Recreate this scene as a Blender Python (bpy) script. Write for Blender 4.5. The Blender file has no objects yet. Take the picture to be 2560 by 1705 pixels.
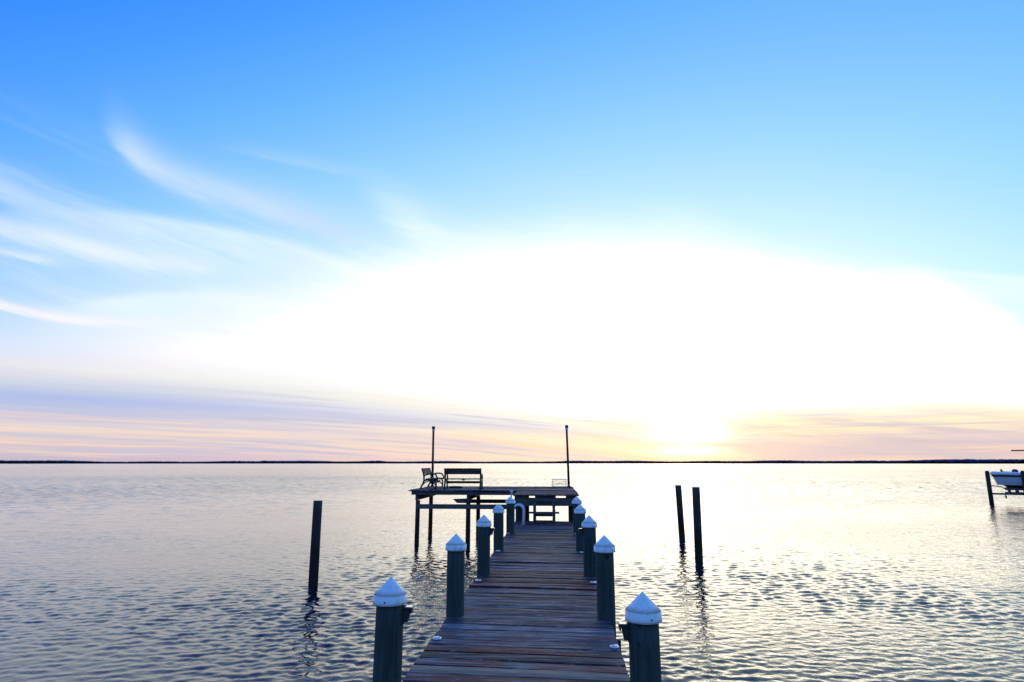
import bpy, bmesh, math, random
import numpy as np
from mathutils import Vector, Matrix

rng = random.Random(7)
nrng = np.random.default_rng(11)
scene = bpy.context.scene
col = scene.collection
R = math.radians

# ------------------------------------------------------------------ camera
PITCH, YAW = 11.292, 4.119
cam_d = bpy.data.cameras.new("camera")
cam_d.sensor_width = 36.0
cam_d.lens = 21.445
cam_d.clip_start = 0.05
cam_d.clip_end = 20000
cam = bpy.data.objects.new("camera", cam_d)
col.objects.link(cam)
cam.location = (0, 0, 1.63)
cam.rotation_euler = (R(90 + PITCH), 0, R(YAW))
scene.camera = cam

scene.view_settings.view_transform = 'Standard'
scene.view_settings.look = 'None'
scene.view_settings.exposure = 0.0
scene.view_settings.gamma = 1.0
scene.view_settings.use_curve_mapping = False
scene.cycles.max_bounces = 6
scene.cycles.diffuse_bounces = 3
scene.cycles.glossy_bounces = 4
scene.cycles.transmission_bounces = 4
scene.cycles.caustics_reflective = False
scene.cycles.caustics_refractive = False

SUN_AZ, SUN_EL = 11.8, 2.35      # degrees, azimuth from +Y towards +X


# ------------------------------------------------------------------ node maths
class G:
    """Node graph helper: V wraps a socket, so that sums and products build Math nodes."""
    def __init__(self, tree):
        self.t = tree

    def node(self, kind, **kw):
        n = self.t.nodes.new(kind)
        for k, v in kw.items():
            setattr(n, k, v)
        return n

    def put(self, sock, val):
        if isinstance(val, V):
            self.t.links.new(val.s, sock)
        elif val is not None:
            if isinstance(val, (tuple, list)) and len(val) == 3 and sock.type == 'RGBA':
                val = (*val, 1)
            sock.default_value = val

    def m(self, op, a, b=None, c=None):
        n = self.node('ShaderNodeMath', operation=op)
        for i, x in enumerate((a, b, c)):
            if x is not None:
                self.put(n.inputs[i], x)
        return V(self, n.outputs[0])

    def ss(self, x, a, b, lo=0.0, hi=1.0):
        n = self.node('ShaderNodeMapRange', interpolation_type='SMOOTHSTEP')
        for i, v in enumerate((x, a, b, lo, hi)):
            self.put(n.inputs[i], v)
        return V(self, n.outputs[0])

    def clamp(self, x, a, b):
        return self.m('MINIMUM', self.m('MAXIMUM', x, a), b)

    def mix(self, f, a, b, mode='MIX'):
        n = self.node('ShaderNodeMix', data_type='RGBA', blend_type=mode)
        self.put(n.inputs[0], f)
        self.put(n.inputs[6], a)
        self.put(n.inputs[7], b)
        return V(self, n.outputs[2])

    def xyz(self, x, y, z=0.0):
        n = self.node('ShaderNodeCombineXYZ')
        for i, v in enumerate((x, y, z)):
            self.put(n.inputs[i], v)
        return V(self, n.outputs[0])

    def rgb(self, r, g, b):
        n = self.node('ShaderNodeCombineColor')
        for i, v in enumerate((r, g, b)):
            self.put(n.inputs[i], v)
        return V(self, n.outputs[0])

    def noise(self, vec, scale=1.0, detail=2.0, rough=0.5, dist=0.0):
        n = self.node('ShaderNodeTexNoise', noise_dimensions='3D')
        self.put(n.inputs['Vector'], vec)
        n.inputs['Scale'].default_value = scale
        n.inputs['Detail'].default_value = detail
        n.inputs['Roughness'].default_value = rough
        n.inputs['Distortion'].default_value = dist
        return V(self, n.outputs[0])

    def ramp(self, f, stops, interp='LINEAR'):
        n = self.node('ShaderNodeValToRGB')
        cr = n.color_ramp
        cr.interpolation = interp
        while len(cr.elements) > 1:
            cr.elements.remove(cr.elements[-1])
        for i, (p, c) in enumerate(stops):
            e = cr.elements[0] if i == 0 else cr.elements.new(p)
            e.position = p
            e.color = (*c, 1)
        self.put(n.inputs[0], f)
        return V(self, n.outputs[0])

    def curve(self, x, pts, x0, x1, ymax):
        n = self.node('ShaderNodeFloatCurve')
        cm = n.mapping
        c = cm.curves[0]
        q = [((px - x0) / (x1 - x0), py / ymax) for px, py in pts]
        c.points[0].location = q[0]
        c.points[1].location = q[-1]
        for p in q[1:-1]:
            c.points.new(*p)
        cm.update()
        self.put(n.inputs['Value'], self.clamp((x - x0) * (1 / (x1 - x0)), 0.0, 1.0))
        return V(self, n.outputs[0]) * ymax

    def sep(self, vec):
        n = self.node('ShaderNodeSeparateXYZ')
        self.put(n.inputs[0], vec)
        return [V(self, n.outputs[i]) for i in range(3)]

    def poly(self, x, cs):
        r = cs[-1]
        for c in reversed(cs[:-1]):
            r = self.m('MULTIPLY_ADD', x, r, c)
        return r


class V:
    def __init__(self, g, s):
        self.g, self.s = g, s
    def __add__(self, o): return self.g.m('ADD', self, o)
    __radd__ = __add__
    def __sub__(self, o): return self.g.m('SUBTRACT', self, o)
    def __rsub__(self, o): return self.g.m('SUBTRACT', o, self)
    def __mul__(self, o): return self.g.m('MULTIPLY', self, o)
    __rmul__ = __mul__
    def __truediv__(self, o): return self.g.m('DIVIDE', self, o)
    def exp(self): return self.g.m('EXPONENT', self)
    def abs(self): return self.g.m('ABSOLUTE', self)


# ------------------------------------------------------------------ sky
def build_world():
    w = bpy.data.worlds.new("World")
    scene.world = w
    w.use_nodes = True
    t = w.node_tree
    t.nodes.clear()
    g = G(t)
    tc = g.node('ShaderNodeTexCoord')
    nrm = g.node('ShaderNodeVectorMath', operation='NORMALIZE')
    t.links.new(tc.outputs['Generated'], nrm.inputs[0])
    dx, dy, dz = g.sep(V(g, nrm.outputs[0]))
    az = g.m('ARCTAN2', dx, dy) * 57.29578
    el = g.m('ARCSINE', g.clamp(dz, -1, 1)) * 57.29578
    el = g.m('MAXIMUM', el, -1.0)

    # clear twilight air: fitted to elevation and azimuth from the sunset
    a1 = g.clamp(az, -60, 48) * 0.1
    e1 = g.clamp(el, 0, 44) * 0.1
    def quad(c):
        return (a1 * (a1 * c[3] + e1 * c[4] + c[1]) + e1 * (e1 * c[5] + c[2]) + c[0]).exp()
    br = quad([1.32783, -0.06178, -0.78574, -0.05546, 0.05534, -0.01977])
    bg = quad([0.57331, 0.00229, -0.27321, -0.02443, 0.01448, -0.0219])
    up = g.ss(el, 40, 75)
    base = g.rgb(g.m('MINIMUM', br, 1.1), g.m('MINIMUM', bg, 1.08), 1.04)
    zen = g.mix(up, base, (0.045, 0.23, 0.85))
    # the half of the sky away from the sunset
    back = g.ss(az.abs(), 62, 125)
    bcol = g.ramp(g.m('MULTIPLY', el, 1 / 90.0), BACK)
    c = g.mix(back, zen, bcol)

    # soft fibres drawn out along the wind
    warp = g.noise(g.xyz(az * 0.05, el * 0.12, 3.1), 1.0, 3.0, 0.55) - 0.5
    fib = g.noise(g.xyz(az * 0.035 + el * 0.03, el * 0.34 + az * 0.075 + warp * 1.6, 1.7), 1.0, 5.0, 0.6)
    fine = g.noise(g.xyz(az * 0.16 + el * 0.1, el * 1.1 + az * 0.24 + warp * 2.0, 8.2), 1.0, 4.0, 0.6)
    wisp = g.ss(fib, 0.46, 0.78) * g.ss(el, 29, 14) * g.ss(az, 14, -20) * 0.6
    c = g.mix(wisp, c, (0.82, 0.92, 1.04))

    elw = el + warp * 1.1 + (fine - 0.5) * 0.9

    def streak(poly, a0, a1_, fade0, fade1, wup, wdn, amt, colr, wgrow=0.0):
        ac = g.clamp(az, a0 - 3, a1_ + 3)
        d = elw - g.poly(ac * 0.1, poly)
        side = g.m('GREATER_THAN', d, 0.0)
        wd = side * (wup - wdn) + wdn
        if wgrow:
            wd = wd * ((ac - a0) * wgrow + 1.0)
        q = d / wd
        prof = (q * q * -1.0).exp()
        win = g.ss(az, a0, a0 + fade0) * (1.0 - g.ss(az, a1_ - fade1, a1_))
        tex = g.ss(fine, 0.2, 0.75, 0.55, 1.1)
        return g.clamp(prof * win * tex * amt, 0, 1)

    # milky sheets first, then the brighter filaments
    for args in STREAKS:
        colr = args[8]
        f = streak(*args)
        c = g.mix(f, c, colr, 'LIGHTEN')

    # low stratus bands near the horizon, sinking towards the sunset
    k = g.clamp(az + 34.0, 0.0, 46.0)
    lev = el + k * k * 0.0014 + warp * 0.35
    pat = g.noise(g.xyz(az * 0.10 + el * 0.25, el * 0.80 + az * 0.09, 4.4), 1.0, 4.0, 0.58)
    cool = g.ramp(lev * 0.1, COOL)
    warm = g.ramp(lev * 0.1, WARM)
    right = g.ramp(el * 0.1 + (fib - 0.5) * 0.30 + (pat - 0.5) * 0.18, RIGHT)
    low = g.mix(g.ss(az, -42, -4), cool, warm)
    low = g.mix(g.ss(az, 11, 22), low, right)
    st1 = g.noise(g.xyz(az * 0.03, lev * 1.5, 5.5), 1.0, 4.0, 0.62)
    st2 = g.noise(g.xyz(az * 0.05 + 9.0, lev * 2.1 + az * 0.03, 2.5), 1.0, 4.0, 0.6)
    thin = g.ss(el, 8.5, 3.0)
    low = g.mix(g.ss(st1, 0.5, 0.72) * 0.8 * thin, low, (0.56, 0.56, 0.72))
    low = g.mix(g.ss(st2, 0.5, 0.68) * 0.8 * g.ss(el, 4.8, 2.0), low, (1.05, 0.72, 0.52))
    low = g.mix(g.ss(st2, 0.48, 0.32) * 0.75 * g.ss(el, 7.5, 3.5), low, (0.54, 0.55, 0.72))
    # darker smudges of cloud right of the sun
    low = g.mix(g.ss(pat, 0.47, 0.64) * 0.9 * g.ss(az, 9, 17) * g.ss(el, 5.0, 2.8), low, (0.66, 0.56, 0.63))
    lowmask = g.ss(el, 10.5, 5.5) * (1.0 - g.ss(az, 44, 85)) * g.ss(az, -95, -55)
    c = g.mix(lowmask, c, low)

    # the burnt-out veil of high cloud in front of the sun
    top = g.curve(az, VEIL_TOP, -40.0, 50.0, 30.0)
    lob = g.noise(g.xyz(az * 0.09, 3.3, 6.1), 1.0, 3.0, 0.55)
    top = top + (lob - 0.5) * 1.8 + (fine - 0.5) * 1.2
    bot = g.poly(g.clamp(az, -32, 37) * 0.1, [4.5566, -0.9067, 0.4931, 0.0189, -0.0276])
    soft = g.ss(az, 12, 33, 8.0, 2.6)
    tw = top - elw + (fib - 0.5) * g.ss(az, -25, 12, 8.0, 3.0)
    veil = g.ss(tw / soft, -0.55, 0.72)
    veil = veil * g.ss((el - bot) + (fib - 0.5) * 1.5 + (st1 - 0.5) * 2.0, -1.3, 1.9)
    veil = veil * g.ss(az + (fib - 0.5) * 14.0, -40, -13) * (1.0 - g.ss(az, 50, 85))
    ga = (az - SUN_AZ) * (1 / 26.0)
    ge = (el - 6.0) * (1 / 11.0)
    core = (ga * ga * -1.0 - ge * ge).exp()
    core = core * veil * veil
    vcol = g.rgb(core * 3.2 + 1.12, core * 2.9 + 1.13, core * 2.1 + 1.10)
    c = g.mix(veil, c, vcol)

    for args in LATE:
        c = g.mix(streak(*args), c, args[8])

    # the sun itself, behind cloud
    def blob(wx, wy, ey):
        qa = (az - SUN_AZ) * (1 / wx)
        qe = (el - ey) * (1 / wy)
        return (qa * qa * -1.0 - qe * qe).exp()
    slit = 1.0 - g.ss((el - 1.62 + (st2 - 0.5) * 0.5).abs(), 0.34, 0.1) * 0.75
    hot = (blob(2.3, 1.15, 2.7) * 2.6 + blob(2.6, 0.38, 1.0) * 0.6) * slit
    wide = blob(13.0, 3.0, 2.0)
    glow = g.rgb(hot * 1.2 + wide * 0.16, hot * 1.1 + wide * 0.11, hot * 0.6 + wide * -0.03)
    c = g.mix(1.0, c, glow, 'ADD')

    # faint physical air light underneath
    sky = g.node('ShaderNodeTexSky', sky_type='NISHITA')
    sky.sun_disc = False
    sky.sun_elevation = R(SUN_EL)
    sky.sun_rotation = R(SUN_AZ)
    bg1 = g.node('ShaderNodeBackground')
    bg1.inputs[1].default_value = 1.0
    g.put(bg1.inputs[0], c)
    bg2 = g.node('ShaderNodeBackground')
    bg2.inputs[1].default_value = 0.05
    g.put(bg2.inputs[0], g.mix(1.0, V(g, sky.outputs[0]), (0.12, 0.16, 0.22), 'MULTIPLY'))
    add = g.node('ShaderNodeAddShader')
    t.links.new(bg1.outputs[0], add.inputs[0])
    t.links.new(bg2.outputs[0], add.inputs[1])
    out = g.node('ShaderNodeOutputWorld')
    t.links.new(add.outputs[0], out.inputs[0])
    w.cycles.sampling_method = 'MANUAL'
    w.cycles.sample_map_resolution = 1024


LATE = [([7.95, -1.0], -37, -16, 8, 8, 0.45, 0.35, 0.45, (0.78, 0.88, 1.02), 0.0),
        ([13.2, -0.55], -31, -15, 6, 7, 0.35, 0.5, 0.4, (0.84, 0.95, 1.05), 0.0)]
VEIL_TOP = [(-40.0, 12.0), (-28.0, 12.7), (-23.6, 14.67), (-19.4, 16.79), (-15.0, 18.3), (-9.3, 19.3), (-4.1, 20.0), (4.5, 20.5), (12.8, 19.6), (17.7, 18.2),
            (22.2, 16.55), (26.6, 15.2), (30.4, 14.4), (32.1, 13.5), (33.2, 12.5), (34.8, 11.3), (35.9, 10.2), (36.8, 8.7), (39.0, 6.0), (50.0, 2.0)]
BACK = [(0.0, (0.28, 0.42, 0.80)), (0.10, (0.22, 0.46, 1.0)), (0.30, (0.12, 0.42, 1.15)), (0.7, (0.06, 0.28, 0.95)), (1.0, (0.045, 0.23, 0.85))]
COOL = [(0.0, (0.58, 0.48, 0.61)), (0.10, (0.63, 0.55, 0.64)), (0.19, (0.78, 0.64, 0.63)), (0.26, (0.84, 0.70, 0.65)),
        (0.31, (0.60, 0.58, 0.73)), (0.40, (0.50, 0.55, 0.78)), (0.475, (0.43, 0.51, 0.82)), (0.56, (0.60, 0.65, 0.80)),
        (0.70, (0.80, 0.80, 0.80)), (0.80, (0.74, 0.76, 0.82)), (1.0, (0.70, 0.80, 0.97))]
WARM = [(0.0, (0.92, 0.62, 0.60)), (0.12, (0.98, 0.72, 0.60)), (0.20, (1.0, 0.76, 0.60)), (0.29, (0.86, 0.70, 0.66)), (0.36, (0.98, 0.84, 0.68)),
        (0.45, (0.70, 0.68, 0.78)), (0.50, (0.84, 0.82, 0.84)), (0.60, (1.0, 0.95, 0.82)), (0.75, (1.03, 1.02, 0.98)), (1.0, (1.06, 1.06, 1.05))]
RIGHT = [(0.0, (0.80, 0.60, 0.60)), (0.07, (0.62, 0.53, 0.62)), (0.15, (0.66, 0.55, 0.62)), (0.22, (0.93, 0.72, 0.60)), (0.30, (1.0, 0.86, 0.60)),
         (0.42, (1.02, 0.95, 0.70)), (0.55, (1.05, 1.03, 0.94)), (1.0, (1.1, 1.1, 1.08))]
# polynomial of elevation over azimuth/10, azimuth window, fades, half widths above and below, amount, colour
STREAKS = [
    ([22.75, -2.6], 27, 70, 6, 20, 0.25, 2.4, 0.55, 4, 0.0),
    ([9.4537, -6.0262, -0.9265], -50, -10, 14, 6, 0.55, 3.4, 0.62, 0, 0.0),
    ([1.7765, -8.4785, -1.4787], -44, -12, 7, 6, 0.5, 2.2, 0.70, 0, 0.0),
    ([60.1655, 72.201, 45.0092, 11.7505, 1.1163], -41.2, -9, 3.5, 9, 2.0, 0.6, 0.95, 1, 0.0),
    ([45.9615, 14.9891, 2.0014], -75, -29, 10, 9, 1.2, 0.8, 0.72, 1, 0.0),
    ([16.059, 0.4078, 0.1175], -75, -29.5, 10, 4, 0.75, 0.65, 0.85, 2, 0.0),
    ([14.4632, -0.1328], -75, -39, 10, 5, 0.40, 0.35, 0.60, 2, 0.0),
    ([37.319, 13.1461, 1.6282], -75, -31, 10, 9, 0.50, 0.28, 0.95, 3, 0.0),
    ([35.6, 13.1461, 1.6282], -75, -33, 10, 9, 0.5, 0.2, 0.0, 3, 0.0),
    ([17.3166, -0.3392, 1.8908], -20, 2, 7, 9, 1.8, 1.5, 0.60, 4, 0.05),
    ([22.621, -2.3222, -0.4018], -34, -14, 8, 8, 0.7, 0.3, 0.30, 1, 0.0),
]
SCOL = [(0.86, 0.97, 1.06), (0.58, 0.76, 1.05), (0.86, 0.93, 1.02), (0.96, 0.93, 0.97), (0.93, 1.04, 1.08)]
STREAKS = [tuple(list(s[:8]) + [SCOL[s[8]], s[9]]) for s in STREAKS]
build_world()

sun_d = bpy.data.lights.new("sun", 'SUN')
sun_d.energy = 0.5
sun_d.angle = R(120.0)   # broad: the disc itself is lost behind the veil of cloud
sun_d.color = (1.0, 0.80, 0.52)
sun = bpy.data.objects.new("sun", sun_d)
col.objects.link(sun)
sd = Vector((math.sin(R(SUN_AZ)) * math.cos(R(SUN_EL)), math.cos(R(SUN_AZ)) * math.cos(R(SUN_EL)), math.sin(R(SUN_EL))))
sun.rotation_euler = (-sd).to_track_quat('-Z', 'Y').to_euler()
sun.location = sd * 200


# ------------------------------------------------------------------ materials
def principled(name):
    m = bpy.data.materials.new(name)
    m.use_nodes = True
    t = m.node_tree
    t.nodes.clear()
    g = G(t)
    p = g.node('ShaderNodeBsdfPrincipled')
    o = g.node('ShaderNodeOutputMaterial')
    t.links.new(p.outputs[0], o.inputs[0])
    return m, g, p


def obj_co(g):
    tc = g.node('ShaderNodeTexCoord')
    return V(g, tc.outputs['Object'])


def bump(g, p, h, strength, dist):
    b = g.node('ShaderNodeBump')
    b.inputs['Strength'].default_value = strength
    b.inputs['Distance'].default_value = dist
    g.put(b.inputs['Height'], h)
    g.put(p.inputs['Normal'], V(g, b.outputs[0]))


def attr(g, name):
    a = g.node('ShaderNodeAttribute', attribute_name=name)
    return V(g, a.outputs['Fac'])


def mat_plain(name, c, rough, metal=0.0, var=0.15, scale=8.0, spec=0.5):
    m, g, p = principled(name)
    n = g.noise(obj_co(g), scale, 4.0, 0.6)
    dark = tuple(x * (1 - var) for x in c)
    lite = tuple(min(1.0, x * (1 + var)) for x in c)
    g.put(p.inputs['Base Color'], g.ramp(n, [(0.3, dark), (0.7, lite)]))
    p.inputs['Roughness'].default_value = rough
    p.inputs['Metallic'].default_value = metal
    p.inputs['Specular IOR Level'].default_value = spec
    return m


def mat_boards():
    """Weathered boards with the last of a red stain, the grain along x, 'rnd' one value per board."""
    m, g, p = principled("weathered_boards")
    x, y, z = g.sep(obj_co(g))
    r = attr(g, 'rnd')
    r2 = attr(g, 'rnd2')
    new = attr(g, 'fresh')
    off = r * 57.0
    grain = g.noise(g.xyz(x * 1.6 + off, y * 21.0, z * 40.0 + off), 1.0, 6.0, 0.72)
    blot = g.noise(g.xyz(x * 1.7 + off, y * 11.0, off), 1.0, 5.0, 0.62)
    grey = g.ramp(grain, [(0.25, (0.008, 0.009, 0.014)), (0.48, (0.038, 0.044, 0.060)), (0.66, (0.15, 0.172, 0.215))])
    tone = g.ss(r2, 0.0, 1.0, 0.5, 1.35)
    grey = g.mix(1.0, grey, g.rgb(tone, tone, tone), 'MULTIPLY')
    red = g.ramp(grain, [(0.25, (0.040, 0.006, 0.009)), (0.7, (0.190, 0.026, 0.027))])
    lim = g.ss(r, 0.1, 1.0, 0.74, 0.42)
    edge = attr(g, 'edge')
    f = g.ss(blot + (grain - 0.5) * 0.55 + edge * 0.10 - lim, -0.02, 0.07)
    c = g.mix(f * 0.92, grey, red)
    tan = g.ramp(grain, [(0.25, (0.06, 0.052, 0.042)), (0.7, (0.22, 0.19, 0.155))])
    c = g.mix(new, c, tan)
    # checks and nail stains
    chk = g.noise(g.xyz(x * 1.3 + off, y * 48.0, off), 1.0, 2.0, 0.5)
    c = g.mix(g.ss(chk, 0.62, 0.69) * 0.85, c, (0.010, 0.009, 0.011))
    fleck = g.noise(g.xyz(x * 5.0 + off, y * 30.0, off), 1.0, 4.0, 0.7)
    c = g.mix(g.ss(fleck, 0.57, 0.70) * 0.7, c, (0.25, 0.26, 0.28))
    g.put(p.inputs['Base Color'], c)
    g.put(p.inputs['Roughness'], g.ss(grain, 0.2, 0.8, 0.80, 0.50))
    p.inputs['Specular IOR Level'].default_value = 0.15
    bump(g, p, grain + chk * -0.6, 0.9, 0.006)
    return m


def mat_timber(name, dark, lite, axis='z', rough=0.8, tide=None):
    """Sawn or round timber, the grain along one axis; tide = height of a dark weed line."""
    m, g, p = principled(name)
    x, y, z = g.sep(obj_co(g))
    oi = g.node('ShaderNodeObjectInfo')
    off = V(g, oi.outputs['Random']) * 31.0
    s = {'x': (1.6, 34, 34), 'y': (34, 1.6, 34), 'z': (44, 44, 3.2)}[axis]
    v = g.xyz(x * s[0] + off, y * s[1] + off, z * s[2] + off)
    grain = g.noise(v, 1.0, 5.0, 0.62)
    blot = g.noise(g.xyz(x * 4.0 + off, y * 4.0, z * 1.2), 1.0, 3.0, 0.5)
    c = g.ramp(grain * 0.7 + blot * 0.3, [(0.3, dark), (0.66, lite)])
    chk = g.noise(g.xyz(x * s[0] * 1.5 + off, y * s[1] * 1.5, z * s[2] * 0.5), 1.0, 2.0, 0.5)
    c = g.mix(g.ss(chk, 0.60, 0.70) * 0.6, c, tuple(d * 0.4 for d in dark))
    kn = g.noise(g.xyz(x * 14.0 + off, y * 14.0 + off, z * 9.0), 1.0, 2.0, 0.5)
    c = g.mix(g.ss(kn, 0.67, 0.73) * 0.8, c, tuple(d * 0.3 for d in dark))
    if tide is not None:
        geo = g.node('ShaderNodeNewGeometry')
        wz = g.sep(V(g, geo.outputs['Position']))[2]
        wet = g.ss(wz + (blot - 0.5) * 0.35, tide - 0.10, tide + 0.10, 1.0, 0.0)
        c = g.mix(wet, c, (0.020, 0.017, 0.014))
    g.put(p.inputs['Base Color'], c)
    p.inputs['Roughness'].default_value = rough
    p.inputs['Specular IOR Level'].default_value = 0.3
    bump(g, p, grain - chk * 0.8, 0.5, 0.005)
    return m


def mat_cap():
    m, g, p = principled("white_cap_plastic")
    co = obj_co(g)
    x, y, z = g.sep(co)
    oi = g.node('ShaderNodeObjectInfo')
    off = V(g, oi.outputs['Random']) * 43.0
    n = g.noise(g.xyz(x + off, y - off, z), 11.0, 5.0, 0.65)
    run = g.noise(g.xyz(x * 34.0 + off, y * 34.0, z * 5.0), 1.0, 3.0, 0.6)
    c = g.ramp(n * 0.5 + run * 0.5, [(0.32, (0.60, 0.60, 0.57)), (0.5, (0.78, 0.78, 0.77)), (0.7, (0.84, 0.84, 0.84))])
    spot = g.noise(g.xyz(x * 1.0 + off, y * 1.0, z * 0.7 + off), 26.0, 4.0, 0.6)
    c = g.mix(g.ss(spot, 0.63, 0.70) * 0.6, c, (0.34, 0.33, 0.29))
    c = g.mix(g.ss(run, 0.58, 0.72) * 0.3, c, (0.42, 0.43, 0.40))
    g.put(p.inputs['Base Color'], c)
    g.put(p.inputs['Roughness'], g.ss(n, 0.3, 0.7, 0.36, 0.60))
    bump(g, p, n, 0.25, 0.004)
    return m


def mat_water():
    m, g, p = principled("bay_water")
    x, y, z = g.sep(obj_co(g))
    p.inputs['Base Color'].default_value = (0.003, 0.010, 0.026, 1)
    p.inputs['IOR'].default_value = 1.35
    p.inputs['Specular Tint'].default_value = (0.955, 1.0, 1.0, 1)
    r1 = g.noise(g.xyz(x * 0.8, y * 1.0, 0.0), 5.2, 3.0, 0.55, 0.4)
    r2 = g.noise(g.xyz(x * 0.75, y * 1.0, 4.0), 1.9, 2.0, 0.5, 0.3)
    gust = g.noise(g.xyz(x * 0.3, y * 1.0, 7.0), 0.06, 3.0, 0.55)
    far = g.ss(g.m('SQRT', x * x + y * y), 9.0, 70.0)
    h = r1 * (far * 0.036 + 0.013) + r2 * (far * 0.045 + 0.004)
    h = h * g.ss(gust, 0.3, 0.7, 0.6, 1.3)
    b = g.node('ShaderNodeBump')
    b.inputs['Strength'].default_value = 1.0
    b.inputs['Distance'].default_value = 1.0
    g.put(b.inputs['Height'], h)
    # beyond the reach of the modelled waves the chop is carried by the normal alone
    far2 = g.ss(g.m('SQRT', x * x + y * y), 25.0, 120.0)
    g.put(p.inputs['Roughness'], far2 * 0.09 + 0.025)
    nz = g.node('ShaderNodeTexNoise', noise_dimensions='3D')
    g.put(nz.inputs['Vector'], g.xyz(x * 0.6, y, 2.0))
    nz.inputs['Scale'].default_value = 2.3
    nz.inputs['Detail'].default_value = 2.0
    cr, cg, cb = g.sep(V(g, nz.outputs['Color']))
    ruf = g.noise(g.xyz(x * 0.9, y * 0.32, 12.0), 1.0, 4.0, 0.62)
    amp = far2 * g.ss(ruf, 0.42, 0.64, 0.55, 1.7) * g.ss(gust, 0.3, 0.7, 0.75, 1.15)
    add = g.node('ShaderNodeVectorMath', operation='ADD')
    g.put(add.inputs[0], V(g, b.outputs[0]))
    g.put(add.inputs[1], g.xyz((cr - 0.5) * amp * 0.5, (cg - 0.5) * amp * 0.8, 0.0))
    no = g.node('ShaderNodeVectorMath', operation='NORMALIZE')
    g.put(no.inputs[0], V(g, add.outputs[0]))
    g.put(p.inputs['Normal'], V(g, no.outputs[0]))
    return m


M = {}
M['boards'] = mat_boards()
M['pile'] = mat_timber("treated_pile_wood", (0.014, 0.022, 0.021), (0.058, 0.076, 0.068), 'z', 0.85, tide=-0.35)
M['old_pile'] = mat_timber("old_pile_wood", (0.016, 0.016, 0.016), (0.055, 0.055, 0.048), 'z', 0.85, tide=-0.15)
M['timber_x'] = mat_timber("grey_timber_lengthwise", (0.045, 0.043, 0.042), (0.14, 0.13, 0.125), 'x')
M['timber_y'] = mat_timber("grey_timber_crosswise", (0.050, 0.045, 0.040), (0.16, 0.13, 0.105), 'y')
M['timber_z'] = mat_timber("grey_timber_upright", (0.040, 0.040, 0.040), (0.12, 0.12, 0.11), 'z')
M['cap'] = mat_cap()
M['water'] = mat_water()
M['black'] = mat_plain("black_painted_metal", (0.012, 0.013, 0.015), 0.45, 0.0, 0.2)
M['bench_iron'] = mat_plain("dark_cast_iron", (0.014, 0.016, 0.020), 0.4, 0.0, 0.2)
M['bench_wood'] = mat_timber("bench_slat_wood", (0.018, 0.015, 0.016), (0.060, 0.050, 0.050), 'x')
M['bench_wood_y'] = mat_timber("bench_slat_wood_crosswise", (0.018, 0.015, 0.016), (0.060, 0.050, 0.050), 'y')
M['steel'] = mat_plain("brushed_aluminium", (0.62, 0.63, 0.65), 0.35, 0.9, 0.1)
M['tube'] = mat_plain("white_coated_tube", (0.62, 0.64, 0.68), 0.35, 0.0, 0.1)
M['lens'] = mat_plain("frosted_lens", (0.70, 0.72, 0.74), 0.15, 0.0, 0.08)
M['screw'] = mat_plain("rusty_screw", (0.05, 0.03, 0.02), 0.6)
M['hull'] = mat_plain("hull_gelcoat", (0.66, 0.69, 0.72), 0.25, 0.0, 0.06)
M['gunwale'] = mat_plain("white_gelcoat", (0.80, 0.81, 0.82), 0.3, 0.0, 0.06)
M['navy'] = mat_plain("navy_canvas", (0.03, 0.06, 0.16), 0.7, 0.0, 0.2)
M['antifoul'] = mat_plain("dark_bottom_paint", (0.02, 0.025, 0.03), 0.6)
M['rope'] = mat_plain("dark_rope", (0.06, 0.05, 0.04), 0.9, 0.0, 0.4, 60)
M['wire'] = mat_plain("galvanised_wire", (0.45, 0.42, 0.38), 0.5, 0.6, 0.2)
M['cable'] = mat_plain("steel_cable", (0.05, 0.05, 0.05), 0.5, 0.5)
M['foliage'] = mat_plain("haze_tinted_foliage", (0.022, 0.036, 0.085), 0.9, 0.0, 0.3, 0.02, 0.1)  # bluish distance haze is mixed into the leaf colour
M['land'] = mat_plain("far_land", (0.05, 0.05, 0.05), 0.9, 0.0, 0.3, 0.01, 0.1)
M['seabed'] = M['land']


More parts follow.
